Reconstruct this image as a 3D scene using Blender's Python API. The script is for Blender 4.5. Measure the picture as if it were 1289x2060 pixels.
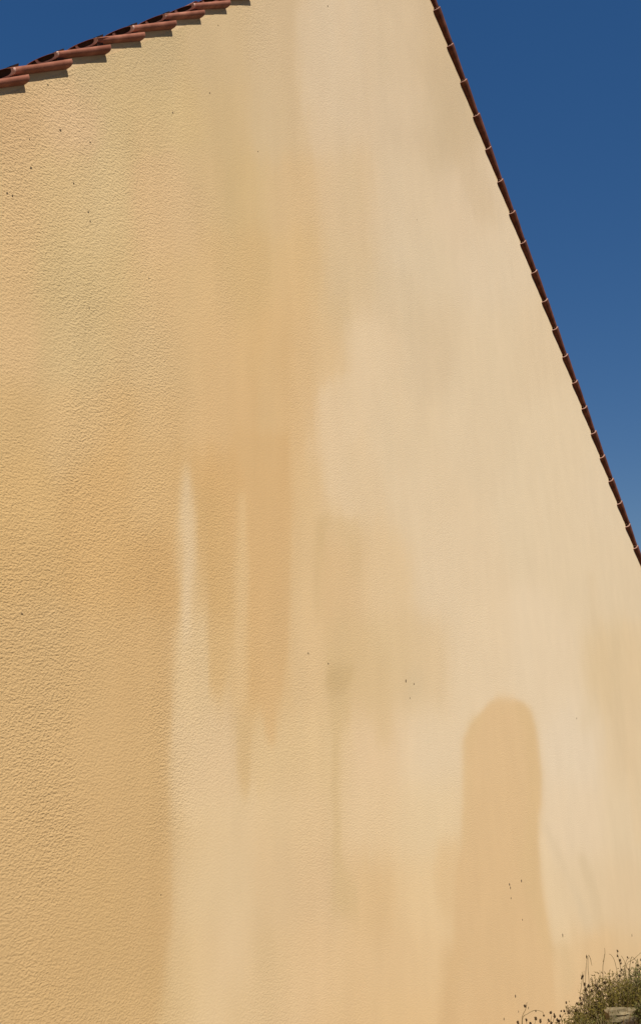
import bpy, bmesh, math, random
import numpy as np
from mathutils import Vector, Matrix

scn = bpy.context.scene
for o in list(bpy.data.objects):
    bpy.data.objects.remove(o)
C = scn.collection
R = math.radians

# ------------------------------------------------------------------ camera
TILE = 0.36                      # exposed length of a roof tile
LAID = {-1: 0.36, 1: 0.3656}    # left and right rake as laid
CAM = Vector((-7.7121299, -3.24369965, 1.65365567))
YAW, PITCH, ROLL = 1.0642567026, 0.2772835659, -0.0360745296
FPX, PX0, PY0 = 2217.97563, 644.5, 789.13
fw = Vector((math.sin(YAW) * math.cos(PITCH), math.cos(YAW) * math.cos(PITCH), math.sin(PITCH)))
rt = Vector((math.cos(YAW), -math.sin(YAW), 0.0))
up = rt.cross(fw)
r2 = rt * math.cos(ROLL) + up * math.sin(ROLL)
u2 = -rt * math.sin(ROLL) + up * math.cos(ROLL)
cd = bpy.data.cameras.new('camera')
cam = bpy.data.objects.new('camera', cd)
C.objects.link(cam)
m = Matrix((r2, u2, -fw)).transposed().to_4x4()
m.translation = CAM
cam.matrix_world = m
cd.sensor_fit = 'VERTICAL'
cd.sensor_height = 24.0
cd.lens = 24.0 * FPX / 2060.0
cd.shift_y = (PY0 - 1030.0) / 2060.0
cd.clip_start = 0.05
cd.clip_end = 5000
scn.camera = cam

# ------------------------------------------------------------------ sky, sun
SUN_EL, SUN_AZ = R(47), R(24)    # azimuth measured from the wall's outward normal (-Y) towards -X
sdir = Vector((-math.sin(SUN_AZ) * math.cos(SUN_EL), -math.cos(SUN_AZ) * math.cos(SUN_EL), math.sin(SUN_EL)))
w = bpy.data.worlds.new('World')
scn.world = w
w.use_nodes = True
nt = w.node_tree
nt.nodes.clear()
sky = nt.nodes.new('ShaderNodeTexSky')
sky.sky_type = 'NISHITA'
sky.sun_disc = False
sky.sun_elevation = SUN_EL
sky.sun_rotation = math.atan2(sdir.x, sdir.y)
sky.altitude = 1500
sky.air_density = 1.0
sky.dust_density = 0.1
sky.ozone_density = 3.2
bg = nt.nodes.new('ShaderNodeBackground')
bg.inputs['Strength'].default_value = 0.112
wo = nt.nodes.new('ShaderNodeOutputWorld')
hs = nt.nodes.new('ShaderNodeHueSaturation')   # polarised, deep blue afternoon sky
hs.inputs['Saturation'].default_value = 1.72
hs.inputs['Hue'].default_value = 0.512
gm = nt.nodes.new('ShaderNodeGamma')
gm.inputs['Gamma'].default_value = 0.58
nt.links.new(sky.outputs[0], gm.inputs['Color'])
nt.links.new(gm.outputs[0], hs.inputs['Color'])
nt.links.new(hs.outputs[0], bg.inputs['Color'])
nt.links.new(bg.outputs[0], wo.inputs['Surface'])
sl = bpy.data.lights.new('sun', 'SUN')
sl.energy = 4.6
sl.angle = R(0.5)
sl.color = (1.0, 0.955, 0.88)
so = bpy.data.objects.new('sun', sl)
C.objects.link(so)
so.rotation_euler = sdir.to_track_quat('Z', 'Y').to_euler()
so.location = (0, -20, 20)
scn.view_settings.view_transform = 'Standard'
scn.view_settings.look = 'None'
scn.view_settings.exposure = 0.21
scn.view_settings.gamma = 1.0

# ------------------------------------------------------------------ helpers
WALL_Y = 0.05                    # plane of the gable wall; the tile rims overhang it to about y = 0
ZA = 8.2                         # height of the rake lines' crossing
SL = R(40)                       # roof slope
HALF = 6.9                       # half width of the house
DEPTH = 9.0


def ray(u, v):
    return (fw * FPX + r2 * (u - PX0) - u2 * (v - PY0)).normalized()


def on_wall(u, v, y=WALL_Y):
    d = ray(u, v)
    return CAM + d * ((y - CAM.y) / d.y)


def along(u, v, t):
    return CAM + ray(u, v) * t


def tag(o, label=None, cat=None, group=None, kind=None):
    if label:
        o['label'] = label
    if cat:
        o['category'] = cat
    if group:
        o['group'] = group
    if kind:
        o['kind'] = kind
    return o


def empty(name, loc):
    o = bpy.data.objects.new(name, None)
    C.objects.link(o)
    o.location = loc
    o.empty_display_size = 0.2
    return o


def link(name, bm, mat, parent=None, smooth=False, origin=None):
    me = bpy.data.meshes.new(name)
    if origin is not None:
        bmesh.ops.translate(bm, vec=-Vector(origin), verts=bm.verts)
    bm.to_mesh(me)
    bm.free()
    if smooth:
        for p in me.polygons:
            p.use_smooth = True
    me.materials.append(mat)
    o = bpy.data.objects.new(name, me)
    C.objects.link(o)
    if parent:
        o.parent = parent
        if origin is not None:
            o.location = Vector(origin) - parent.matrix_world.translation
    elif origin is not None:
        o.location = origin
    return o


def principled(name, col=(0.5, 0.5, 0.5), rough=0.8):
    mt = bpy.data.materials.new(name)
    mt.use_nodes = True
    b = mt.node_tree.nodes['Principled BSDF']
    b.inputs['Base Color'].default_value = (*col, 1)
    b.inputs['Roughness'].default_value = rough
    b.inputs['Specular IOR Level'].default_value = 0.25
    return mt, mt.node_tree, b


def noisy(name, c1, c2, scale=20.0, rough=0.85, bump=0.2, bscale=80.0, dist=0.004, c3=None, detail=5.0):
    mt, t, b = principled(name, c1, rough)
    tc = t.nodes.new('ShaderNodeTexCoord')
    n = t.nodes.new('ShaderNodeTexNoise')
    n.inputs['Scale'].default_value = scale
    n.inputs['Detail'].default_value = detail
    oi = t.nodes.new('ShaderNodeObjectInfo')
    add = t.nodes.new('ShaderNodeVectorMath')
    add.operation = 'ADD'
    sc = t.nodes.new('ShaderNodeVectorMath')
    sc.operation = 'SCALE'
    comb = t.nodes.new('ShaderNodeCombineXYZ')
    for i in range(3):
        t.links.new(oi.outputs['Random'], comb.inputs[i])
    t.links.new(comb.outputs[0], sc.inputs[0])
    sc.inputs['Scale'].default_value = 17.0
    t.links.new(tc.outputs['Object'], add.inputs[0])
    t.links.new(sc.outputs[0], add.inputs[1])
    t.links.new(add.outputs[0], n.inputs['Vector'])
    r = t.nodes.new('ShaderNodeValToRGB')
    r.color_ramp.elements[0].position = 0.35
    r.color_ramp.elements[0].color = (*c1, 1)
    r.color_ramp.elements[1].position = 0.65
    r.color_ramp.elements[1].color = (*c2, 1)
    if c3:
        e = r.color_ramp.elements.new(0.8)
        e.color = (*c3, 1)
    t.links.new(n.outputs['Fac'], r.inputs[0])
    t.links.new(r.outputs[0], b.inputs['Base Color'])
    if bump:
        n2 = t.nodes.new('ShaderNodeTexNoise')
        n2.inputs['Scale'].default_value = bscale
        n2.inputs['Detail'].default_value = 4
        bp = t.nodes.new('ShaderNodeBump')
        bp.inputs['Strength'].default_value = bump
        bp.inputs['Distance'].default_value = dist
        t.links.new(add.outputs[0], n2.inputs['Vector'])
        t.links.new(n2.outputs['Fac'], bp.inputs['Height'])
        t.links.new(bp.outputs[0], b.inputs['Normal'])
    return mt


# ------------------------------------------------------------------ materials
SAT = 0.97
GAIN = (0.84, 0.84, 0.84)


def stucco():
    mt, t, b = principled('ochre_render', (0.6, 0.45, 0.27), 0.93)
    b.inputs['Specular IOR Level'].default_value = 0.12
    N, L = t.nodes, t.links
    tc = N.new('ShaderNodeTexCoord')
    at = N.new('ShaderNodeAttribute')
    at.attribute_name = 'paint'
    rg = N.new('ShaderNodeAttribute')
    rg.attribute_name = 'grain'
    # small mottling of the coat itself
    mp = N.new('ShaderNodeMapping')
    mp.inputs['Scale'].default_value = (1.0, 1.0, 0.45)
    L.new(tc.outputs['Object'], mp.inputs['Vector'])
    n1 = N.new('ShaderNodeTexNoise')
    n1.inputs['Scale'].default_value = 5.0
    n1.inputs['Detail'].default_value = 8
    n1.inputs['Roughness'].default_value = 0.62
    L.new(mp.outputs[0], n1.inputs['Vector'])
    mr = N.new('ShaderNodeMapRange')
    mr.inputs['From Min'].default_value = 0.3
    mr.inputs['From Max'].default_value = 0.7
    mr.inputs['To Min'].default_value = 0.975
    mr.inputs['To Max'].default_value = 1.025
    L.new(n1.outputs['Fac'], mr.inputs['Value'])
    mul = N.new('ShaderNodeVectorMath')
    mul.operation = 'SCALE'
    L.new(at.outputs['Color'], mul.inputs[0])
    L.new(mr.outputs[0], mul.inputs['Scale'])
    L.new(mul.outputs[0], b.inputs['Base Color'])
    # thrown-on grain
    mp2 = N.new('ShaderNodeMapping')
    mp2.inputs['Scale'].default_value = (0.8, 1.0, 1.25)
    L.new(tc.outputs['Object'], mp2.inputs['Vector'])
    n2 = N.new('ShaderNodeTexNoise')
    n2.inputs['Scale'].default_value = 94.0
    n2.inputs['Detail'].default_value = 2.0
    n2.inputs['Roughness'].default_value = 0.5
    n2.inputs['Distortion'].default_value = 0.0
    L.new(mp2.outputs[0], n2.inputs['Vector'])
    n3 = N.new('ShaderNodeTexNoise')
    n3.inputs['Scale'].default_value = 3.0
    n3.inputs['Detail'].default_value = 4
    L.new(tc.outputs['Object'], n3.inputs['Vector'])
    m3 = N.new('ShaderNodeMapRange')
    m3.inputs['From Min'].default_value = 0.3
    m3.inputs['From Max'].default_value = 0.7
    m3.inputs['To Min'].default_value = 0.8
    m3.inputs['To Max'].default_value = 1.08
    L.new(n3.outputs['Fac'], m3.inputs['Value'])
    st = N.new('ShaderNodeMath')
    st.operation = 'MULTIPLY'
    L.new(rg.outputs['Fac'], st.inputs[0])
    L.new(m3.outputs[0], st.inputs[1])
    bp = N.new('ShaderNodeBump')
    bp.inputs['Distance'].default_value = 0.012
    L.new(st.outputs[0], bp.inputs['Strength'])
    L.new(n2.outputs['Fac'], bp.inputs['Height'])
    # slow waviness from the float
    n4 = N.new('ShaderNodeTexNoise')
    n4.inputs['Scale'].default_value = 1.3
    n4.inputs['Detail'].default_value = 3
    L.new(tc.outputs['Object'], n4.inputs['Vector'])
    bp2 = N.new('ShaderNodeBump')
    bp2.inputs['Distance'].default_value = 0.03
    bp2.inputs['Strength'].default_value = 0.12
    L.new(n4.outputs['Fac'], bp2.inputs['Height'])
    L.new(bp2.outputs[0], bp.inputs['Normal'])
    L.new(bp.outputs[0], b.inputs['Normal'])
    return mt


M_STUCCO = stucco()
M_TILE = noisy('terracotta', (0.22, 0.075, 0.042), (0.36, 0.14, 0.085), 9, 0.85, 0.35, 90, 0.003, (0.43, 0.19, 0.12))
M_TILE_DARK = noisy('shaded_terracotta', (0.075, 0.020, 0.009), (0.14, 0.042, 0.020), 12, 0.9, 0.35, 90, 0.003, (0.17, 0.075, 0.045))  # right rake tiles: shade of their undersides put into the colour
M_RIM = noisy('pale_terracotta_edge', (0.50, 0.27, 0.20), (0.62, 0.40, 0.31), 30, 0.9, 0.2, 120, 0.002)
M_RIM_DARK = noisy('dull_terracotta_edge', (0.34, 0.18, 0.13), (0.46, 0.28, 0.21), 30, 0.9, 0.2, 120, 0.002)  # duller edge colour for the right rake tiles
M_MORTAR = noisy('mortar', (0.20, 0.15, 0.10), (0.32, 0.25, 0.17), 25, 0.95, 0.5, 80, 0.006)
M_DARK = noisy('mouth_shade_mortar', (0.035, 0.018, 0.012), (0.06, 0.035, 0.025), 25, 0.95, 0.5, 80, 0.006)  # mortar darkened to stand for shade inside the tile mouths
M_SOIL = noisy('dry_soil', (0.10, 0.075, 0.045), (0.20, 0.155, 0.10), 6, 0.95, 0.6, 40, 0.02, (0.27, 0.22, 0.15))
M_STONE = noisy('weathered_stone', (0.12, 0.092, 0.045), (0.25, 0.195, 0.105), 14, 0.92, 0.6, 60, 0.01)
M_MARK = noisy('dark_pit', (0.07, 0.045, 0.022), (0.13, 0.09, 0.05), 60, 0.95, 0.0)


def leafmat(name, c1, c2, trans=0.25):
    mt = noisy(name, c1, c2, 24, 0.75, 0.0)
    b = mt.node_tree.nodes['Principled BSDF']
    b.inputs['Subsurface Weight'].default_value = 0.0
    return mt


M_LEAF = leafmat('olive_leaf', (0.085, 0.066, 0.008), (0.20, 0.15, 0.025))
M_LEAF2 = leafmat('grey_green_leaf', (0.065, 0.065, 0.014), (0.16, 0.142, 0.036))
M_DRY = leafmat('dry_stem', (0.13, 0.09, 0.038), (0.30, 0.215, 0.10))
M_STRAW = leafmat('straw', (0.26, 0.19, 0.085), (0.42, 0.32, 0.16))
M_HEAD = leafmat('brown_seed_head', (0.035, 0.02, 0.008), (0.085, 0.05, 0.018))

# ------------------------------------------------------------------ ground


def ground_h(x, y):
    h = -0.062 * ((x - CAM.x) * 0.93 + (y - CAM.y) * 0.36)
    d = (x - CAM.x) * 0.93 + (y - CAM.y) * 0.36
    h = h - 0.20 * np.maximum(d - 8.35, 0)
    h = np.clip(h, -2.2, 0.6)
    h = h + 0.27 * np.exp(-(((x - 0.25) / 0.95) ** 2 + ((y + 1.25) / 0.42) ** 2))
    h = h + 0.012 * np.sin(3.1 * x + 1.3 * y) * np.cos(2.3 * y - 0.7 * x)
    return h


def gh(x, y):
    return float(ground_h(np.float64(x), np.float64(y)))


def build_ground():
    def axis(lo, hi, c0, c1, fine):
        a = list(np.arange(c0, c1 + 1e-6, fine))
        s, p = fine, c1
        while p < hi:
            s *= 1.35
            p += s
            a.append(min(p, hi))
        s, p = fine, c0
        while p > lo:
            s *= 1.35
            p -= s
            a.insert(0, max(p, lo))
        return np.array(a)
    xs = axis(-600, 600, -3.0, 4.0, 0.08)
    ys = axis(-600, 600, -3.0, 0.2, 0.08)
    X, Y = np.meshgrid(xs, ys)
    Z = ground_h(X, Y)
    bm = bmesh.new()
    vs = [[bm.verts.new((X[j, i], Y[j, i], Z[j, i])) for i in range(len(xs))] for j in range(len(ys))]
    for j in range(len(ys) - 1):
        for i in range(len(xs) - 1):
            bm.faces.new((vs[j][i], vs[j][i + 1], vs[j + 1][i + 1], vs[j + 1][i]))
    tag(link('ground', bm, M_SOIL, smooth=True), kind='structure')


build_ground()

# ------------------------------------------------------------------ the wall's colours
# (u, v, r, g, b): the colour of the paint seen at that spot of the wall
CP = '''
40 100 200 172 122;150 100 200 172 122;300 100 200 172 122;450 100 204 175 128;560 100 206 177 134;680 90 214 187 150;800 100 209 182 142;880 100 206 178 136
30 230 208 166 118;130 230 210 170 122;250 230 206 176 122;350 230 207 178 122;450 230 205 176 124;560 230 207 179 134;680 230 213 185 146;800 230 210 183 146;900 230 204 178 138
30 400 211 173 120;130 400 208 176 120;230 400 210 180 126;300 400 214 175 124;400 400 208 175 124;480 400 204 176 120;580 400 210 178 128;700 400 212 182 138;800 400 214 188 150;950 400 215 188 152
30 550 213 174 120;130 550 206 178 120;250 550 204 175 118;300 550 212 173 118;420 550 208 174 118;500 550 207 174 116;600 550 212 180 124;700 550 211 184 138;830 550 214 190 152;1000 550 217 192 156
30 700 214 174 122;150 700 208 178 122;300 700 208 174 120;420 700 212 174 118;550 700 214 176 118;650 700 214 182 130;740 700 220 192 150;850 700 214 188 148;1000 700 219 194 154;1100 700 218 192 152
30 850 208 170 112;150 850 212 174 118;300 850 212 172 114;450 850 214 174 118;590 850 216 178 122;660 850 220 190 145;800 850 220 194 152;950 850 220 195 155;1130 850 222 198 158
30 1000 212 172 110;200 1000 210 168 108;330 1000 212 172 114;430 1000 210 168 108;500 1000 212 170 112;550 1000 212 172 116;620 1000 218 186 132;700 1000 220 192 148;850 1000 221 195 154;1100 1000 222 198 158;1230 1000 222 198 160
30 1150 206 165 105;200 1150 208 166 106;320 1150 205 162 103;440 1150 208 168 108;530 1150 211 169 110;610 1150 217 185 132;690 1150 214 180 128;760 1150 220 190 142;900 1150 222 196 156;1200 1150 222 198 158;1290 1180 220 196 156
30 1350 200 161 104;150 1350 206 168 112;300 1350 206 164 110;400 1350 216 184 130;530 1350 212 172 112;600 1350 216 184 132;700 1350 212 182 128;780 1350 214 186 134;850 1350 217 189 142;950 1350 224 198 158;1100 1350 225 200 162;1240 1350 218 192 145
50 1500 208 168 112;200 1500 210 170 116;310 1500 206 166 110;380 1500 214 184 136;430 1500 218 184 138;550 1500 218 188 134;640 1500 219 190 136;760 1500 222 190 145;850 1500 224 198 158;1000 1500 224 198 158;1150 1500 226 202 168;1270 1500 220 194 150
50 1650 210 168 112;200 1650 208 166 112;310 1650 202 162 106;380 1650 217 186 136;450 1650 219 188 140;600 1650 219 188 138;760 1650 222 192 144;850 1650 224 198 150;1000 1650 224 196 150;1150 1650 226 200 162;1280 1650 222 198 156
20 1800 200 160 108;100 1800 208 168 112;200 1800 206 168 108;300 1800 204 162 108;380 1800 217 187 138;450 1800 220 190 142;560 1800 216 184 136;660 1800 217 184 136;750 1800 216 182 128;850 1800 224 194 142;1000 1800 222 188 138;1150 1800 222 196 152;1280 1800 220 192 148
20 1950 204 164 110;150 1950 206 166 110;280 1950 202 164 108;380 1950 216 184 132;450 1950 220 188 142;560 1950 218 185 134;630 1950 220 186 136;700 1950 220 186 134;800 1950 218 184 132;860 1950 222 190 138;1000 1950 220 186 132;1150 1950 222 190 138;1280 1950 218 186 134
30 2050 206 168 112;250 2050 206 170 112;340 2050 213 180 124;420 2050 220 190 140;500 2050 216 184 132;700 2050 218 184 130;800 2050 220 186 130;870 2050 222 188 132;1000 2050 218 182 126;1180 2050 216 180 126
'''
CP = np.array([[float(x) for x in s.split()] for line in CP.strip().split('\n') for s in line.split(';')])
# stains: [(v, left, right), ...], edge softness, colour, opacity
ST = [
    ([(1220, -40, 334), (1350, -40, 342), (1480, -40, 342), (1650, -40, 338), (1850, -40, 334), (1990, -40, 320), (2200, -40, 300)], 14, (206, 166, 109), .75),
    ([(500, 275, 400), (600, 270, 460), (760, 262, 480), (900, 300, 480)], 25, (213, 176, 124), .4),
    ([(240, 270, 340), (400, 278, 400), (520, 275, 420)], 22, (214, 174, 126), .55),
    ([(180, 200, 400), (260, 210, 420), (330, 190, 260), (450, 170, 260), (600, 190, 265)], 20, (208, 180, 122), .5),
    ([(210, 95, 200), (290, 110, 205)], 25, (213, 172, 128), .7),
    ([(540, 560, 600), (640, 545, 622), (780, 520, 626), (880, 520, 628), (930, 500, 600)], 14, (213, 178, 124), .5),
    ([(870, 470, 585), (1000, 500, 584), (1150, 512, 586), (1300, 508, 580), (1400, 520, 562), (1500, 540, 556)], 8, (211, 171, 114), .72),
    ([(980, 392, 440), (1150, 408, 462), (1300, 416, 470), (1400, 425, 445)], 10, (208, 169, 109), .68),
    ([(990, 480, 492), (1080, 474, 498), (1150, 470, 503), (1300, 470, 497), (1420, 474, 496)], 6, (221, 187, 132), .75),
    ([(925, 374, 384), (980, 370, 392), (1050, 362, 400), (1200, 356, 412), (1350, 352, 420), (1480, 350, 440)], 12, (218, 187, 138), .68),
    ([(950, 376, 388), (1050, 372, 396), (1200, 362, 392), (1300, 365, 385)], 10, (222, 192, 152), .6),
    ([(1330, 655, 716), (1375, 655, 710), (1400, 660, 700), (1500, 672, 692), (1700, 668, 690), (1850, 675, 720)], 9, (208, 180, 124), .75),
    ([(1345, 660, 712), (1380, 652, 700), (1400, 662, 690)], 8, (196, 168, 112), .55),
    ([(1320, 715, 785), (1380, 725, 785), (1500, 760, 785)], 12, (212, 183, 130), .6),
    ([(1040, 636, 660), (1180, 632, 645), (1250, 636, 644)], 6, (206, 177, 122), .7),
    ([(1040, 640, 720), (1100, 700, 724), (1180, 712, 724)], 7, (211, 182, 128), .55),
    ([(1430, 468, 505), (1540, 472, 503), (1610, 480, 500)], 9, (209, 176, 118), .75),
    ([(600, 640, 700), (660, 650, 705)], 16, (209, 182, 132), .5),
    ([(330, 690, 725), (430, 690, 740)], 18, (210, 184, 138), .5),
    ([(540, 730, 830), (640, 760, 860), (700, 830, 900)], 25, (210, 185, 144), .55),
    ([(20, 600, 620), (200, 612, 650), (210, 612, 700)], 20, (216, 190, 154), .5),
    ([(0, 600, 850), (120, 600, 850), (260, 640, 860)], 30, (214, 187, 150), .5),
    ([(120, 850, 905), (300, 900, 965), (450, 960, 1005)], 18, (200, 173, 133), .42),
    ([(640, 690, 760), (740, 700, 790), (800, 640, 760), (900, 636, 700), (1010, 660, 700)], 18, (222, 195, 154), .55),
    ([(1690, 880, 935), (1760, 872, 925), (1850, 890, 925)], 14, (220, 186, 132), .75),
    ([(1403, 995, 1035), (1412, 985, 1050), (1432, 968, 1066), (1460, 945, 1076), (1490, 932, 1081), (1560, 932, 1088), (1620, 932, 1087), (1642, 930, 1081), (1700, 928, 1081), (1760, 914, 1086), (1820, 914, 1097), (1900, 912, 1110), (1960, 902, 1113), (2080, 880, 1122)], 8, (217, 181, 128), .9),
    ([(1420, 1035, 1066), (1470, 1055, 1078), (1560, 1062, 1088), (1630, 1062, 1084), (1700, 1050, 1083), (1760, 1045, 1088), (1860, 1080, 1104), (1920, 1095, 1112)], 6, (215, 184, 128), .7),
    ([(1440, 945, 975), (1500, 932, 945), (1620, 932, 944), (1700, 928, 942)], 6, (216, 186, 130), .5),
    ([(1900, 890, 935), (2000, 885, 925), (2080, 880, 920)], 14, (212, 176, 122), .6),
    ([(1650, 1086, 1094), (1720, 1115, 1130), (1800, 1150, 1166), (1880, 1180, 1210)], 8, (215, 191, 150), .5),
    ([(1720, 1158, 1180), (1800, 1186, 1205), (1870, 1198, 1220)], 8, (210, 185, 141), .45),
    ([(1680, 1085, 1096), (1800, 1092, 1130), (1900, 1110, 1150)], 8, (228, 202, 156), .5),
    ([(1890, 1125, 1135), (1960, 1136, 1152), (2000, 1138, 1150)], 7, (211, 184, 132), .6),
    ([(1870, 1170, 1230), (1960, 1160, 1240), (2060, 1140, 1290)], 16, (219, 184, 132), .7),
    ([(1270, 1236, 1246), (1380, 1234, 1250), (1480, 1238, 1262), (1560, 1262, 1275)], 7, (212, 186, 142), .5),
    ([(1250, 1248, 1300), (1480, 1256, 1300), (1700, 1275, 1300)], 8, (222, 194, 148), .5),
    ([(1150, 1180, 1195), (1280, 1190, 1200)], 8, (215, 190, 148), .5),
    ([(1400, 1170, 1200), (1470, 1160, 1195)], 14, (218, 194, 152), .6),
    ([(1350, 820, 850), (1410, 815, 850)], 10, (205, 182, 138), .5),
    ([(1880, 500, 560), (1980, 520, 575)], 18, (211, 182, 130), .4),
    ([(1450, 345, 470), (1600, 350, 470), (1640, 360, 460)], 14, (219, 186, 140), .6),
    ([(1600, 360, 620), (1660, 360, 640)], 20, (221, 192, 142), .4),
]


def vnoise(a, b, seed):
    """smooth value noise on two numpy arrays"""
    ai, bi = np.floor(a).astype(np.int64), np.floor(b).astype(np.int64)
    af, bf = a - ai, b - bi
    af = af * af * (3 - 2 * af)
    bf = bf * bf * (3 - 2 * bf)

    def hsh(i, j):
        n = (i * 374761393 + j * 668265263 + seed * 974634777) & 0x7fffffff
        n = ((n ^ (n >> 13)) * 1274126177) & 0x7fffffff
        n = n ^ (n >> 16)
        return (n & 0xffff) / 65535.0
    return ((hsh(ai, bi) * (1 - af) + hsh(ai + 1, bi) * af) * (1 - bf)
            + (hsh(ai, bi + 1) * (1 - af) + hsh(ai + 1, bi + 1) * af) * bf)


def paint(x, z):
    """paint colour (0..255, display) and grain of the wall at x, z"""
    dx, dy, dz = x - CAM.x, WALL_Y - CAM.y, z - CAM.z
    dep = np.maximum(dx * fw.x + dy * fw.y + dz * fw.z, 0.4)
    u = PX0 + FPX * (dx * r2.x + dy * r2.y + dz * r2.z) / dep
    v = PY0 - FPX * (dx * u2.x + dy * u2.y + dz * u2.z) / dep
    u = np.clip(u, -150, 1400)
    v = np.clip(v, -100, 2200)
    # ragged edges that belong to the wall
    wa = np.interp(u, [600, 850], [1, .3])
    wu = u + wa * 16 * (vnoise(x * 7, z * 1.6, 3) - .5) + wa * 10 * (vnoise(x * 20, z * 5, 4) - .5)
    wv = v + wa * 30 * (vnoise(x * 3, z * 2.0, 5) - .5) + wa * 26 * (vnoise(x * 14, z * 5, 6) - .5)
    num = np.zeros((len(x), 3))
    den = np.zeros(len(x)) + 1e-12
    for c in CP:
        g = np.exp(-((wu - c[0]) / 48.0) ** 2 - ((wv - c[1]) / 75.0) ** 2) + 1e-6 / (1 + ((wu - c[0]) / 100) ** 2 + ((wv - c[1]) / 100) ** 2) ** 2
        num += g[:, None] * c[2:][None]
        den += g
    col = num / den[:, None]
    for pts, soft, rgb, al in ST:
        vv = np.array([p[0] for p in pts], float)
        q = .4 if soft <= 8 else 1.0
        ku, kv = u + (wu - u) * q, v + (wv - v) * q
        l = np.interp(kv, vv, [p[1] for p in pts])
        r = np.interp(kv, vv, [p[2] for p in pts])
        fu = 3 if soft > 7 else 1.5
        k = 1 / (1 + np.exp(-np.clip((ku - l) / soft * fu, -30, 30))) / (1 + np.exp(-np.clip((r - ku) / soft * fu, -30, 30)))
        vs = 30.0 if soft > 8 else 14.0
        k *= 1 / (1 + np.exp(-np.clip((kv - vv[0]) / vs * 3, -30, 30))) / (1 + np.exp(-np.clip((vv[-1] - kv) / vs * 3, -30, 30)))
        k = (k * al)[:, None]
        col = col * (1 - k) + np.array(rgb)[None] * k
    # rain streaks and blotches
    s = (vnoise(x * 9, z * 0.9, 11) - .5) * 2.5 + (vnoise(x * 23, z * 1.9, 12) - .5) * 1.6 + (vnoise(x * 2.5, z * 1.4, 13) - .5) * 3.5
    s = s * np.interp(u, [0, 620, 850], [1, .8, .15])
    hue = np.interp(u, [0, 620, 850], [.6, .5, .2]) * (vnoise(x * 5, z * 0.9, 14) - .5)
    col = col + s[:, None] + hue[:, None] * np.array([3.0, -1.0, -3.0])[None]
    rr_ = np.interp(u, [300, 640], [0, 1])[:, None]
    col = col + np.array([2.0, 2.5, 6.5])[None] * (1 - rr_) + np.array([4.5, 2.5, 6.5])[None] * rr_
    gm = (col[:, 0] + col[:, 2]) / 2 + np.interp(u, [300, 640], [9.5, 7.8])
    col[:, 1] = .45 * col[:, 1] + .55 * gm
    lum = col @ np.array([.3, .59, .11])
    col = lum[:, None] + (col - lum[:, None]) * SAT
    col = col * np.interp(u, [0, 340, 560], [1.0, 1.0, 0.995])[:, None] * np.interp(v, [150, 500, 800], [1.0, 1.01, 1.0])[:, None]
    g = np.interp(u, [0, 330, 480, 640, 800, 1289], [.72, .62, .45, .34, .27, .24]) * np.interp(v, [1650, 1850], [1, .72])
    sm = 1 - .6 * (1 / (1 + np.exp(-(u - 380) / 20)) * 1 / (1 + np.exp(-(585 - u) / 10)) * np.clip((vnoise(x * 2, z * 1.2, 21) - .25) * 3, 0, 1))
    sm *= .6 + .4 * np.clip((vnoise(x * 1.6, z * 1.3, 22) - .2) * 3, 0, 1)
    return col, g * sm


# ------------------------------------------------------------------ house
house = empty('house', (0, 4.5, 0))
bpy.context.view_layer.update()
HO = Vector((0, 4.5, 0))
tag(house, 'tall ochre rendered house gable with terracotta tiles along both sloping roof edges', 'house')


def child(name, bm, mat, parent, smooth=False):
    me = bpy.data.meshes.new(name)
    bm.to_mesh(me)
    bm.free()
    if smooth:
        for p in me.polygons:
            p.use_smooth = True
    me.materials.append(mat)
    o = bpy.data.objects.new(name, me)
    C.objects.link(o)
    o.parent = parent
    o.matrix_parent_inverse = parent.matrix_world.inverted() if parent == house else Matrix()
    return o


WT = 0.036 / math.cos(SL)        # the wall head stops this far under the rake line


UPR = 0.190                      # the right rake sits this much higher


def wall_top(x):
    return ZA - np.abs(x) * math.tan(SL) - WT + UPR / math.cos(SL) * np.clip(x / .6, 0, 1)


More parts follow.
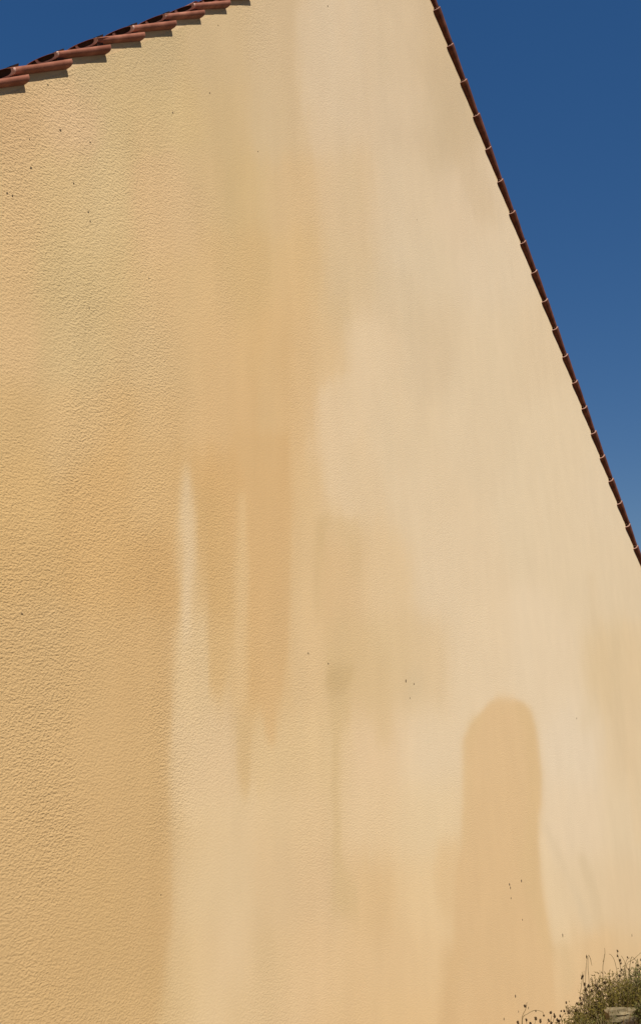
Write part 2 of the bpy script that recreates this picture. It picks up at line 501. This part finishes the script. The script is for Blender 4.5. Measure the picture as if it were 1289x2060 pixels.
def build_wall():
    x0, x1, zb, st = -HALF + .1, HALF - .1, -2.7, 0.03
    n = int(round((x1 - x0) / st))
    xs = np.linspace(x0, x1, n + 1)
    if not np.any(np.abs(xs) < 1e-9):
        xs = np.sort(np.append(xs, 0.0))
    nz = 330
    f = np.linspace(0, 1, nz + 1)
    X = np.repeat(xs[:, None], nz + 1, 1)
    Z = zb + (wall_top(X) - zb) * f[None]
    n1, n2 = X.shape
    co = np.stack([X.ravel(), np.full(X.size, WALL_Y), Z.ravel()], 1)
    idx = np.arange(X.size).reshape(n1, n2)
    quads = np.stack([idx[:-1, :-1], idx[1:, :-1], idx[1:, 1:], idx[:-1, 1:]], -1).reshape(-1, 4)
    # back and rim so the wall has its thickness
    nb = len(co)
    T = 0.28
    ring = list(idx[:, 0]) + list(idx[-1, 1:]) + list(idx[::-1, -1][1:]) + list(idx[0, ::-1][1:-1])
    bco = co[ring].copy()
    bco[:, 1] += T
    verts = np.concatenate([co, bco])
    faces = [tuple(q) for q in quads]
    m_ = len(ring)
    for i in range(m_):
        j = (i + 1) % m_
        faces.append((ring[j], ring[i], nb + i, nb + j))
    faces.append(tuple(nb + i for i in range(m_ - 1, -1, -1)))
    me = bpy.data.meshes.new('gable_wall')
    me.from_pydata(verts.tolist(), [], faces)
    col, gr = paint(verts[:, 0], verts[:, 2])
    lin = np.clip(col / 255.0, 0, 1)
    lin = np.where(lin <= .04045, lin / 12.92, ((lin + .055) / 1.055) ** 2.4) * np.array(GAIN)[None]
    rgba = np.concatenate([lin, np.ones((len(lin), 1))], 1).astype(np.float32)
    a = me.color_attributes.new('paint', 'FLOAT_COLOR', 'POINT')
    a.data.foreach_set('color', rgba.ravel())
    g = me.attributes.new('grain', 'FLOAT', 'POINT')
    g.data.foreach_set('value', gr.astype(np.float32))
    me.materials.append(M_STUCCO)
    o = bpy.data.objects.new('gable_wall', me)
    C.objects.link(o)
    o.parent = house
    o.matrix_parent_inverse = house.matrix_world.inverted()
    return o


gable = build_wall()


def box(bm, a, b):
    vs = [bm.verts.new((x, y, z)) for x in (a[0], b[0]) for y in (a[1], b[1]) for z in (a[2], b[2])]
    for q in ((0, 1, 3, 2), (4, 6, 7, 5), (0, 4, 5, 1), (2, 3, 7, 6), (0, 2, 6, 4), (1, 5, 7, 3)):
        bm.faces.new([vs[i] for i in q])


M_PLAIN = noisy('plain_ochre_render', (0.50, 0.34, 0.17), (0.56, 0.40, 0.22), 3, 0.93, 0.4, 60, 0.01)
bm = bmesh.new()
for s in (-1, 1):
    xo = s * (HALF - .1)
    zt = ZA - (HALF - .1) * math.tan(SL) - .12
    a, b = sorted((xo, xo - s * .28))
    box(bm, (a, WALL_Y + .283, -2.7), (b, DEPTH, zt))
box(bm, (-HALF + .383, DEPTH - .28, -2.7), (HALF - .383, DEPTH - .003, ZA - HALF * math.tan(SL) - .2))
bm.normal_update()
child('side_wall', bm, M_PLAIN, house)

# roof field: corrugated barrel tiling set behind the verge tiles
roof_bm = bmesh.new()
rn = {}
for s in (-1, 1):
    dirx = Vector((s * math.cos(SL), 0, -math.sin(SL)))
    nrm = Vector((s * math.sin(SL), 0, math.cos(SL)))
    ny = int((DEPTH - .3) / .2) * 8
    ns = 25
    rows = []
    for k in range(ns):
        for e in (0, 1):
            row = []
            for j in range(ny + 1):
                y = .27 + j * .025
                t = (k + e) * TILE + (.0 if e == 0 else 0)
                h = -.02 + .02 * abs(math.sin(math.pi * (y - .27) / .2)) + (.02 if e == 1 else 0.0)
                P = Vector((0, y, ZA)) + dirx * t + nrm * (h + (UPR if s > 0 else 0))
                row.append(roof_bm.verts.new(P))
            rows.append(row)
    for a_, b_ in zip(rows[:-1], rows[1:]):
        for j in range(ny):
            roof_bm.faces.new((a_[j], a_[j + 1], b_[j + 1], b_[j]))
roof = child('roof', roof_bm, M_TILE, house)


def arc_tile(bm, P0, ax_t, ax_n, ax_y, L, Rn, Rw, th, tilt_n, a0, a1, sgn, yc, seg=14, rings=6, ky=1.0, pale=(), pw=1.0):
    """barrel tile: sgn=-1 trough, +1 cover. t=0 wide upslope end for trough. returns rim faces index list"""
    rim = []
    grid_o, grid_i = [], []
    for i in range(rings + 1):
        f = i / rings
        if rings == 6:
            f = (0, .035, .25, .5, .75, .965, 1)[i]
        t = f * L
        r = Rw + (Rn - Rw) * f
        n0 = tilt_n(f)
        ro, ri = [], []
        for j in range(seg + 1):
            a = a0 + (a1 - a0) * j / seg
            for rr, lst in ((r, ro), (r - th, ri)):
                cc = math.copysign(abs(math.cos(a)) ** pw, math.cos(a))
                yy = yc - rr * cc
                nn = n0 + sgn * rr * math.sin(a) ** pw * ky
                lst.append(bm.verts.new(P0 + ax_t * t + ax_n * nn + ax_y * yy))
        grid_o.append(ro)
        grid_i.append(ri)
    for i in range(rings):
        for j in range(seg):
            f1 = bm.faces.new((grid_o[i][j], grid_o[i][j + 1], grid_o[i + 1][j + 1], grid_o[i + 1][j]))
            f2 = bm.faces.new((grid_i[i][j], grid_i[i + 1][j], grid_i[i + 1][j + 1], grid_i[i][j + 1]))
            f1.smooth = f2.smooth = True
            if i in pale:
                f1.material_index = 1
    for i in (0, rings):
        for j in range(seg):
            f = bm.faces.new((grid_o[i][j], grid_i[i][j], grid_i[i][j + 1], grid_o[i][j + 1]))
            f.material_index = 1
    for j in (0, seg):
        for i in range(rings):
            f = bm.faces.new((grid_o[i][j], grid_o[i + 1][j], grid_i[i + 1][j], grid_i[i][j]))
            f.material_index = 1


def verge_side(s, phase, count, seed):
    rnd = random.Random(seed)
    dirx = Vector((s * math.cos(SL), 0, -math.sin(SL)))
    nrm = Vector((s * math.sin(SL), 0, math.cos(SL)))
    yax = Vector((0, 1, 0))
    L = LAID[s] * 1.2
    base = []
    for kind in ('trough', 'cover'):
        bm = bmesh.new()
        if kind == 'trough':
            arc_tile(bm, Vector((0, 0, 0)), dirx, nrm, yax, L, .068 if s < 0 else .066, .084 if s < 0 else .094, .014,
                     lambda f: .014 + .052 * f, R(2), R(178), -1, .085, ky=.50 if s < 0 else .78, pale=(5,), pw=.62)
        else:
            # the covering barrel tile beside it, wide end downslope
            arc_tile(bm, Vector((0, 0, 0)), dirx, nrm, yax, L, .098, .088, .012,
                     lambda f: .006 + .052 * f, R(0), R(180), 1, .118, ky=.10)
            # plug closing its mouth, coloured dark for the shade in the hollow
            q = []
            for tt in (L - .012, L - .07):
                for (y, n) in ((.022, .066), (.12, .064), (.19, .058), (.19, .0), (.12, .012), (.05, .016)):
                    q.append(bm.verts.new(dirx * tt + nrm * n + yax * y))
            fs = [bm.faces.new(q[:6]), bm.faces.new(q[:5:-1])]
            for i in range(6):
                j = (i + 1) % 6
                fs.append(bm.faces.new((q[i], q[6 + i], q[6 + j], q[j])))
            for f in fs:
                f.material_index = 2

        bmesh.ops.recalc_face_normals(bm, faces=bm.faces)
        me = bpy.data.meshes.new('verge_tile' if kind == 'trough' else 'cover_tile')
        bm.to_mesh(me)
        bm.free()
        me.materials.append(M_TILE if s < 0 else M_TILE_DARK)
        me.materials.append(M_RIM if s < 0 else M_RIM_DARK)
        me.materials.append(M_DARK)
        base.append(me)
    for k in range(count):
        t = (phase + k) * LAID[s]
        for me in base:
            o = bpy.data.objects.new(me.name, me)
            C.objects.link(o)
            o.parent = roof
            j = Vector((0, rnd.uniform(-.004, .004), rnd.uniform(-.002, .002)))
            o.location = Vector((0, 0, ZA)) + nrm * (UPR if s > 0 else 0) + dirx * (t + rnd.uniform(-.004, .004)) + j
            o.rotation_euler = (rnd.uniform(-.02, .02), rnd.uniform(-.006, .006), rnd.uniform(-.008, .008))
    return dirx, nrm


bpy.context.view_layer.update()
verge_side(-1, .2089, 24, 3)
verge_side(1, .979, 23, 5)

# bedding under the verge tiles, rendered like the wall
for s, ph in ((-1, .2089), (1, .979)):
    bm = bmesh.new()
    dirx = Vector((s * math.cos(SL), 0, -math.sin(SL)))
    nrm = Vector((s * math.sin(SL), 0, math.cos(SL)))
    for k in range(0, 24):
        t0, t1 = (ph + k) * LAID[s] + .001, (ph + k + 1) * LAID[s] - .001
        q = []
        for t, n1 in ((t0, -.020), (t1, .020)):
            for (y, n) in ((WALL_Y + .002, -.036), (WALL_Y + .002, n1), (.085, n1 - .012), (.2, n1 - .008), (.2, -.036)):
                q.append(bm.verts.new(Vector((0, y, ZA)) + dirx * t + nrm * (n + (UPR if s > 0 else 0))))
        bm.faces.new(q[:5])
        bm.faces.new(q[:4:-1])
        for i in range(5):
            j = (i + 1) % 5
            bm.faces.new((q[i], q[5 + i], q[5 + j], q[j]))
    bmesh.ops.recalc_face_normals(bm, faces=bm.faces)
    child('mortar_bed', bm, M_PLAIN, house)
# ridge
bm = bmesh.new()
for k in range(24):
    y0 = .02 + k * .37
    rs = []
    for i in range(2):
        y = y0 + i * .42
        r = .12 - .012 * i
        rs.append([bm.verts.new((-math.cos(a) * r, y, ZA + .03 + .02 * (1 - i) + math.sin(a) * r)) for a in [math.pi * j / 12 for j in range(13)]])
    for j in range(12):
        bm.faces.new((rs[0][j], rs[0][j + 1], rs[1][j + 1], rs[1][j]))
child('ridge_tiles', bm, M_TILE, roof)

# ------------------------------------------------------------------ small pits in the render
PITS = [(97, 171, 3), (182, 286, 3), (122, 262, 4), (63, 338, 3.5), (149, 369, 3), (348, 227, 3), (422, 187, 2.5), (15, 389, 3.5), (26, 394, 3), (60, 280, 2.5),
        (178, 427, 2.5), (182, 445, 3), (519, 305, 2), (659, 12, 2.5), (439, 51, 2), (45, 1235, 2.6), (816, 1370, 3.2), (832, 1376, 2.6), (824, 1404, 2), (660, 1335, 2.5),
        (620, 1314, 2.5), (1024, 1779, 3), (1026, 1786, 3), (1027, 1807, 3), (1048, 1772, 3), (1159, 1445, 2), (1131, 1882, 3), (1270, 1882, 2.5), (1050, 1850, 2), (838, 442, 1.6),
        (1062, 2028, 2.2), (1042, 2035, 2.2), (324, 1800, 2), (1036, 2004, 3.5), (1013, 2050, 3), (300, 560, 2), (180, 620, 2.2)]
bm = bmesh.new()
rnd = random.Random(8)
for (u, v, rr) in PITS:
    P = on_wall(u, v)
    mm = (P - CAM).length / FPX
    rr *= .78
    a, b_ = rr * mm * .8, rr * mm * rnd.uniform(.9, 1.5)
    th = rnd.uniform(-.7, .7)
    c = bm.verts.new((P.x, WALL_Y - .003, P.z))
    ring = []
    for j in range(9):
        an = j / 9 * 2 * math.pi
        k = rnd.uniform(.65, 1.1)
        dx, dz = a * math.cos(an) * k * 1.3, b_ * math.sin(an) * k
        ring.append(bm.verts.new((P.x + dx * math.cos(th) - dz * math.sin(th), WALL_Y - .0004, P.z + dx * math.sin(th) + dz * math.cos(th))))
    for j in range(9):
        bm.faces.new((c, ring[j], ring[(j + 1) % 9]))
bmesh.ops.recalc_face_normals(bm, faces=bm.faces)
pits = child('pock_marks', bm, M_MARK, gable)
pits['kind'] = 'stuff'

# ------------------------------------------------------------------ the stone slab at the foot of the weeds



def tube(bm, pts, r0, r1, seg=5):
    rings = []
    n = len(pts)
    for i, p in enumerate(pts):
        d = (pts[min(i + 1, n - 1)] - pts[max(i - 1, 0)])
        if d.length < 1e-9:
            d = Vector((0, 0, 1))
        d.normalize()
        a = d.orthogonal().normalized()
        b = d.cross(a)
        r = r0 + (r1 - r0) * i / (n - 1)
        rings.append([bm.verts.new(p + a * r * math.cos(2 * math.pi * j / seg) + b * r * math.sin(2 * math.pi * j / seg)) for j in range(seg)])
    for i in range(n - 1):
        for j in range(seg):
            f = bm.faces.new((rings[i][j], rings[i][(j + 1) % seg], rings[i + 1][(j + 1) % seg], rings[i + 1][j]))
            f.smooth = True
    bm.faces.new(rings[0][::-1])
    bm.faces.new(rings[-1])


def blob(bm, c, rx, rz, d, rnd, seg=7, ringn=5):
    d = d.normalized()
    a = d.orthogonal().normalized()
    b = d.cross(a)
    rows = []
    for i in range(1, ringn):
        th = math.pi * i / ringn
        rows.append([bm.verts.new(c + (a * math.cos(2 * math.pi * j / seg) + b * math.sin(2 * math.pi * j / seg)) * rx * math.sin(th) * rnd.uniform(.8, 1.2) + d * rz * math.cos(th)) for j in range(seg)])
    t, bo = bm.verts.new(c + d * rz * 1.15), bm.verts.new(c - d * rz)
    for j in range(seg):
        k = (j + 1) % seg
        bm.faces.new((t, rows[0][j], rows[0][k]))
        bm.faces.new((bo, rows[-1][k], rows[-1][j]))
        for i in range(len(rows) - 1):
            bm.faces.new((rows[i][j], rows[i + 1][j], rows[i + 1][k], rows[i][k]))


def leaf(bm, p, d, ln, wd, rnd):
    d = d.normalized()
    s = d.cross(Vector((rnd.uniform(-1, 1), rnd.uniform(-1, 1), rnd.uniform(-1, 1))))
    if s.length < 1e-4:
        s = d.orthogonal()
    s.normalize()
    n = s.cross(d)
    v = [p, p + d * ln * .45 + s * wd * .5 + n * wd * .15, p + d * ln - n * wd * .3, p + d * ln * .45 - s * wd * .5 + n * wd * .15]
    bm.faces.new([bm.verts.new(q) for q in v])


def slab():
    T = 8.15
    a, b = along(1222, 2043, T), along(1289, 2043, T + .05)
    c = (a + b) / 2
    ax = (b - a).normalized()
    L = (b - a).length
    t = Vector((0, 0, 1))
    dy = t.cross(ax).normalized()
    rnd = random.Random(4)
    bm = bmesh.new()
    nx, ny_, nz_ = 12, 5, 4
    H, D = .05, .12
    vs = {}
    for i in range(nx + 1):
        for j in range(ny_ + 1):
            for k in range(nz_ + 1):
                if i in (0, nx) or j in (0, ny_) or k in (0, nz_):
                    x, y, z = (i / nx - .5) * L, (j / ny_ - .3) * D, (k / nz_ - .5) * H
                    x += rnd.uniform(-.006, .006)
                    y += rnd.uniform(-.008, .008)
                    z += rnd.uniform(-.004, .004) - (.012 if (k == nz_ and (j == 0 or i in (0, nx))) else 0)
                    vs[i, j, k] = bm.verts.new(c + ax * x + dy * y + t * z)

    def q(*k):
        bm.faces.new([vs[x] for x in k])
    for i in range(nx):
        for j in range(ny_):
            q((i, j, 0), (i, j + 1, 0), (i + 1, j + 1, 0), (i + 1, j, 0))
            q((i, j, nz_), (i + 1, j, nz_), (i + 1, j + 1, nz_), (i, j + 1, nz_))
        for k in range(nz_):
            q((i, 0, k), (i + 1, 0, k), (i + 1, 0, k + 1), (i, 0, k + 1))
            q((i, ny_, k), (i, ny_, k + 1), (i + 1, ny_, k + 1), (i + 1, ny_, k))
    for j in range(ny_):
        for k in range(nz_):
            q((0, j, k), (0, j, k + 1), (0, j + 1, k + 1), (0, j + 1, k))
            q((nx, j, k), (nx, j + 1, k), (nx, j + 1, k + 1), (nx, j, k + 1))
    bmesh.ops.recalc_face_normals(bm, faces=bm.faces)
    o = link('stone_slab', bm, M_STONE, origin=c - t * H / 2)
    tag(o, 'flat weathered grey stone slab lying at the foot of the dense green weeds', 'stone slab')


slab()


def weed_clump(u, v_top, T, width_px, seed, label, mat, density=1.0, v_base=2075):
    """bushy weed: many fine stems with small leaves, height and width measured at its distance"""
    rnd = random.Random(seed)
    mm = T / FPX
    P = along(u, v_base, T)
    z0 = gh(P.x, P.y)
    top = along(u, v_top, T)
    H = top.z - z0
    Wd = width_px * mm
    root = empty('weed_clump', (P.x, P.y, z0))
    tag(root, label, 'weeds', 'bushy weeds at the foot of the wall')
    stems, leaves = bmesh.new(), bmesh.new()
    side = Vector((rt.x, rt.y, 0))
    dep = Vector((fw.x, fw.y, 0)).normalized()
    n = int(70 * density)
    for i in range(n):
        a = rnd.uniform(-1, 1)
        dd = rnd.uniform(-1, 1)
        hh = H * (1 - .45 * a * a) * rnd.uniform(.55, 1.0)
        b0 = side * a * Wd * .35 + dep * dd * Wd * .3
        tp = side * (a * Wd * .52 + rnd.gauss(0, .02)) + dep * (dd * Wd * .45 + rnd.gauss(0, .02)) + Vector((0, 0, hh))
        mid = (b0 + tp) * .5 + Vector((rnd.gauss(0, .012), rnd.gauss(0, .012), hh * .06))
        pts = [b0, b0 * .45 + mid * .55, mid, mid * .4 + tp * .6, tp]
        tube(stems, pts, .0022, .0009, 4)
        for k in range(int(26 * density)):
            f = rnd.uniform(.12, 1.0) ** .8
            q = b0.lerp(tp, f) + Vector((rnd.gauss(0, .016), rnd.gauss(0, .016), rnd.gauss(0, .012)))
            d = Vector((rnd.gauss(0, 1), rnd.gauss(0, 1), rnd.gauss(.55, .8)))
            leaf(leaves, q, d, rnd.uniform(.010, .034), rnd.uniform(.003, .008), rnd)
    for nm, b, mt in (('stem', stems, M_DRY), ('foliage', leaves, mat)):
        me = bpy.data.meshes.new(nm)
        b.to_mesh(me)
        b.free()
        me.materials.append(mt)
        o = bpy.data.objects.new(nm, me)
        C.objects.link(o)
        o.parent = root
    return root


CL = [
    (1244, 1950, 8.55, 96, 'dense olive green bushy weed just above the stone slab', M_LEAF, 1.5),
    (1302, 1930, 8.75, 96, 'tallest grey green weed cut by the right picture edge, behind the stone slab', M_LEAF2, 1.25),
    (1200, 1998, 8.4, 62, 'brownish green low weed directly left of the stone slab', M_LEAF, 1.15),
    (1164, 2032, 8.25, 54, 'lowest thin dry weed clump furthest left, among the round seed heads', M_LEAF, .85),
    (1296, 2012, 8.0, 24, 'small dark green weed covering the right end of the stone slab', M_LEAF2, .7),
    (1222, 2041, 7.95, 90, 'dark green sprig in front of the stone slab at the bottom picture edge', M_LEAF2, .55),
]
for i, (u, v, T, wpx, lb, mt, de) in enumerate(CL):
    weed_clump(u, v, T, wpx, 20 + i, lb, mt, de)


def stalk_plant(name, label, cat, T, strokes, heads, seed, group, rad=.0022, mat=None, blades=()):
    """strokes: lists of picture points at distance T, each a stem; heads: (u, v, radius px, length ratio)"""
    rnd = random.Random(seed)
    mm = T / FPX
    u0 = strokes[0][0][0]
    P = along(u0, strokes[0][0][1], T)
    z0 = gh(P.x, P.y)
    root = empty(name, (P.x, P.y, z0))
    tag(root, label, cat, group)
    O = Vector((P.x, P.y, z0))
    depth = Vector((fw.x, fw.y, 0)).normalized()
    for si, s in enumerate(strokes):
        bm = bmesh.new()
        k = rnd.uniform(-.06, .06)
        pts = []
        for i, (u, v) in enumerate(s):
            pts.append(along(u, v, T) - O + depth * k * i / max(1, len(s) - 1))
        if si == 0 or s[0][1] > 2050:
            pts.insert(0, Vector((pts[0].x * .9, pts[0].y * .9, -.01)))
        # smooth (Catmull-Rom)
        sm = []
        q = [pts[0]] + pts + [pts[-1]]
        for i in range(1, len(q) - 2):
            for f in (0, .25, .5, .75):
                a, b, c, d = q[i - 1], q[i], q[i + 1], q[i + 2]
                sm.append(.5 * ((2 * b) + (c - a) * f + (2 * a - 5 * b + 4 * c - d) * f * f + (3 * b - a - 3 * c + d) * f ** 3))
        sm.append(pts[-1])
        tube(bm, sm, rad, rad * .55, 5)
        me = bpy.data.meshes.new('stem')
        bm.to_mesh(me)
        bm.free()
        me.materials.append(mat or M_DRY)
        o = bpy.data.objects.new('stem', me)
        C.objects.link(o)
        o.parent = root
    for (u, v, r, ratio) in heads:
        bm = bmesh.new()
        c = along(u, v, T) - O
        d = Vector((rnd.gauss(0, .25), rnd.gauss(0, .25), 1))
        blob(bm, Vector((0, 0, 0)), r * mm * .82, r * mm * .82 * ratio, d, rnd)
        # a few bracts
        for _ in range(5):
            leaf(bm, Vector((0, 0, 0)), Vector((rnd.gauss(0, 1), rnd.gauss(0, 1), rnd.gauss(.4, 1))), r * mm * ratio * 1.15, r * mm * .4, rnd)
        me = bpy.data.meshes.new('seed_head')
        bm.to_mesh(me)
        bm.free()
        me.materials.append(M_HEAD)
        o = bpy.data.objects.new('seed_head', me)
        C.objects.link(o)
        o.parent = root
        o.location = c
    return root


G1 = 'dry stalks with seed heads'
G2 = 'thin grasses rising above the weeds'
stalk_plant('dry_stalk', 'leftmost dry stalk, upright, with one round brown seed head and pointed tip', 'dry stalk', 8.3,
            [[(1049, 2080), (1049, 2045), (1055, 2028), (1057, 2012)], [(1050, 2052), (1062, 2040), (1077, 2034), (1092, 2038), (1094, 2043)]],
            [(1055, 2024, 2.8, 1.1), (1077, 2034, 1.4, 1.3), (1093, 2043, 2.2, 1.0), (1041, 2057, 2.8, 1.2)], 1, G1, .0026)
stalk_plant('dry_stalk', 'short dry stalk with dark seed heads, second from the left of the low row', 'dry stalk', 8.25,
            [[(1062, 2085), (1060, 2060), (1058, 2053)], [(1063, 2085), (1077, 2060), (1077, 2050)], [(1063, 2085), (1070, 2066), (1066, 2060)]],
            [(1058, 2052, 2.4, 1.2), (1077, 2049, 2.9, 1.3), (1066, 2059, 2.8, 1.1), (1086, 2054, 2.6, 1.6)], 2, G1, .0026)
stalk_plant('dry_stalk', 'slim branched stalk with a lone seed head on top, middle of the low row', 'dry stalk', 8.3,
            [[(1106, 2085), (1105, 2060), (1107, 2040)], [(1106, 2070), (1112, 2055), (1115, 2044)], [(1106, 2075), (1098, 2062), (1104, 2050)]],
            [(1107, 2037, 2.9, 1.0), (1115, 2045, 2.8, 1.1), (1114, 2040, 1.5, 1.4), (1103, 2053, 2.2, 1.5), (1120, 2052, 2.5, 1.4), (1108, 2058, 2.5, 1.2)], 3, G1, .0026)
stalk_plant('dry_stalk', 'zigzag dry stalk with a tiny floating-looking bud, next to the low dry clump', 'dry stalk', 8.3,
            [[(1130, 2085), (1129, 2060), (1128, 2045), (1135, 2034)], [(1140, 2085), (1143, 2050), (1136, 2028), (1138, 2018)], [(1144, 2036), (1151, 2029), (1160, 2020)],
             [(1122, 2080), (1122, 2060), (1126, 2044)]],
            [(1138, 2017, 1.9, 1.4), (1134, 2034, 2.1, 1.2), (1143, 2036, 2.7, 1.5), (1128, 2034, 1.7, 1.2), (1126, 2044, 2.2, 1.4), (1160, 2019, 2.4, 1.2), (1123, 2054, 2.4, 1.4)], 4, G1, .0026)
stalk_plant('dry_stalk', 'dark dry stalk with a chain of oval seed heads left of the tall grasses', 'dry stalk', 8.35,
            [[(1168, 2085), (1166, 2010), (1169, 1985), (1171, 1970), (1171, 1956)], [(1172, 2085), (1176, 2000), (1174, 1980), (1176, 1955)], [(1180, 2085), (1180, 2010), (1183, 1984)], [(1182, 2060), (1190, 2000), (1189, 1994)]],
            [(1170, 1966, 2.3, 2.3), (1175, 1980, 2.2, 1.8), (1183, 1983, 2.3, 1.5), (1177, 1990, 1.9, 1.9), (1189, 1993, 2.1, 1.6), (1180, 2001, 1.9, 1.3), (1166, 2008, 2.3, 1.2), (1161, 2020, 2.1, 1.3), (1169, 2019, 2.8, 1.1), (1173, 2011, 1.9, 1.4), (1158, 2034, 2.8, 1.5)], 5, G1, .0027)
stalk_plant('dry_stalk', 'low dry stalk with curled twig and fat seed head, before the olive bush', 'dry stalk', 8.4,
            [[(1200, 2085), (1199, 2010), (1197, 1985)], [(1199, 2000), (1204, 1978), (1209, 1980)], [(1203, 2060), (1206, 2010), (1216, 1978), (1216, 1970)]],
            [(1198, 1982, 3.0, 1.0), (1216, 1977, 2.4, 1.6), (1202, 1987, 1.9, 1.2), (1207, 2006, 2.3, 1.1), (1204, 2000, 1.7, 1.3), (1216, 1990, 1.7, 1.6)], 6, G1, .0027)
stalk_plant('grass_stalk', 'pair of tall hairpin grass blades, bent over at the top, leftmost of the tall grasses', 'grass', 8.4,
            [[(1174, 2085), (1176, 1985), (1177, 1945), (1179, 1922)], [(1186, 2080), (1183, 1975), (1180, 1948), (1179, 1921)], [(1183, 1921), (1187, 1929), (1189, 1937), (1191, 1944)]],
            [(1179, 1925, 1.2, 3.4)], 7, G2, .0024)
stalk_plant('grass_stalk', 'tall forked grass blade rising highest from the middle of the weeds', 'grass', 8.5,
            [[(1212, 2080), (1211, 1955), (1212, 1935), (1214, 1918), (1213, 1905)], [(1212, 1935), (1216, 1928), (1219, 1923)], [(1222, 2080), (1223, 1960), (1224, 1950)]],
            [], 8, G2, .0024)
stalk_plant('grass_stalk', 'arching grass blade curving left over the olive bush', 'grass', 8.5,
            [[(1243, 2080), (1240, 1960), (1238, 1945), (1234, 1930), (1228, 1921), (1224, 1919)]], [], 9, G2, .0024)
stalk_plant('dry_stalk', 'upright stalk with dark buds strung to its tip, right of the arching grass', 'dry stalk', 8.55,
            [[(1247, 2085), (1248, 1965), (1247, 1943), (1244, 1930), (1241, 1914)], [(1252, 1960), (1256, 1938), (1248, 1922)], [(1253, 2085), (1256, 1950), (1266, 1927)]],
            [(1241, 1913, 1.9, 1.3), (1241, 1923, 1.9, 1.3), (1246, 1932, 2.1, 1.5), (1248, 1938, 1.6, 1.5), (1245, 1963, 2.2, 1.6), (1249, 1951, 1.6, 1.7)], 10, G1, .0026)
stalk_plant('dry_stalk', 'long slanting twig reaching out of the picture at the right edge', 'dry stalk', 8.7,
            [[(1256, 2085), (1257, 1952), (1274, 1929), (1300, 1906)], [(1262, 1990), (1268, 1930), (1276, 1930), (1290, 1950)], [(1275, 2020), (1280, 1945), (1286, 1932)],
             [(1268, 2000), (1266, 1960), (1256, 1940)], [(1290, 2000), (1282, 1960), (1270, 1945)]],
            [(1282, 1942, 2.4, 1.3), (1289, 1931, 2.3, 1.3), (1272, 1936, 1.6, 1.2), (1277, 1956, 2.2, 1.2), (1264, 1950, 1.7, 1.2), (1286, 1960, 2.2, 1.2), (1270, 1964, 1.8, 1.3), (1261, 1926, 1.5, 1.4), (1288, 1975, 2.4, 1.2)], 11, G1, .0026)
# pale straw litter among the weeds


def litter():
    rnd = random.Random(77)
    bm = bmesh.new()
    for i in range(900):
        x, y = rnd.uniform(-1.4, 2.2), rnd.uniform(-2.0, -.35)
        if rnd.random() > math.exp(-((y + 1.1) / .5) ** 2):
            continue
        P = Vector((x, y, gh(x, y)))
        h = rnd.uniform(.03, .16)
        d = Vector((rnd.gauss(0, .4), rnd.gauss(0, .4), 1)).normalized()
        s = d.orthogonal().normalized() * .0022
        tp = P + d * h
        md = P + d * h * .55 + Vector((0, 0, .01))
        a, b, c, e, f = [bm.verts.new(q) for q in (P - s, P + s, md + s * .8, md - s * .8, tp)]
        bm.faces.new((a, b, c, e))
        bm.faces.new((e, c, f))
    o = link('dry_grass', bm, M_STRAW)
    tag(o, 'short straw coloured grass at the foot of the weeds', 'grass', kind='stuff')


litter()
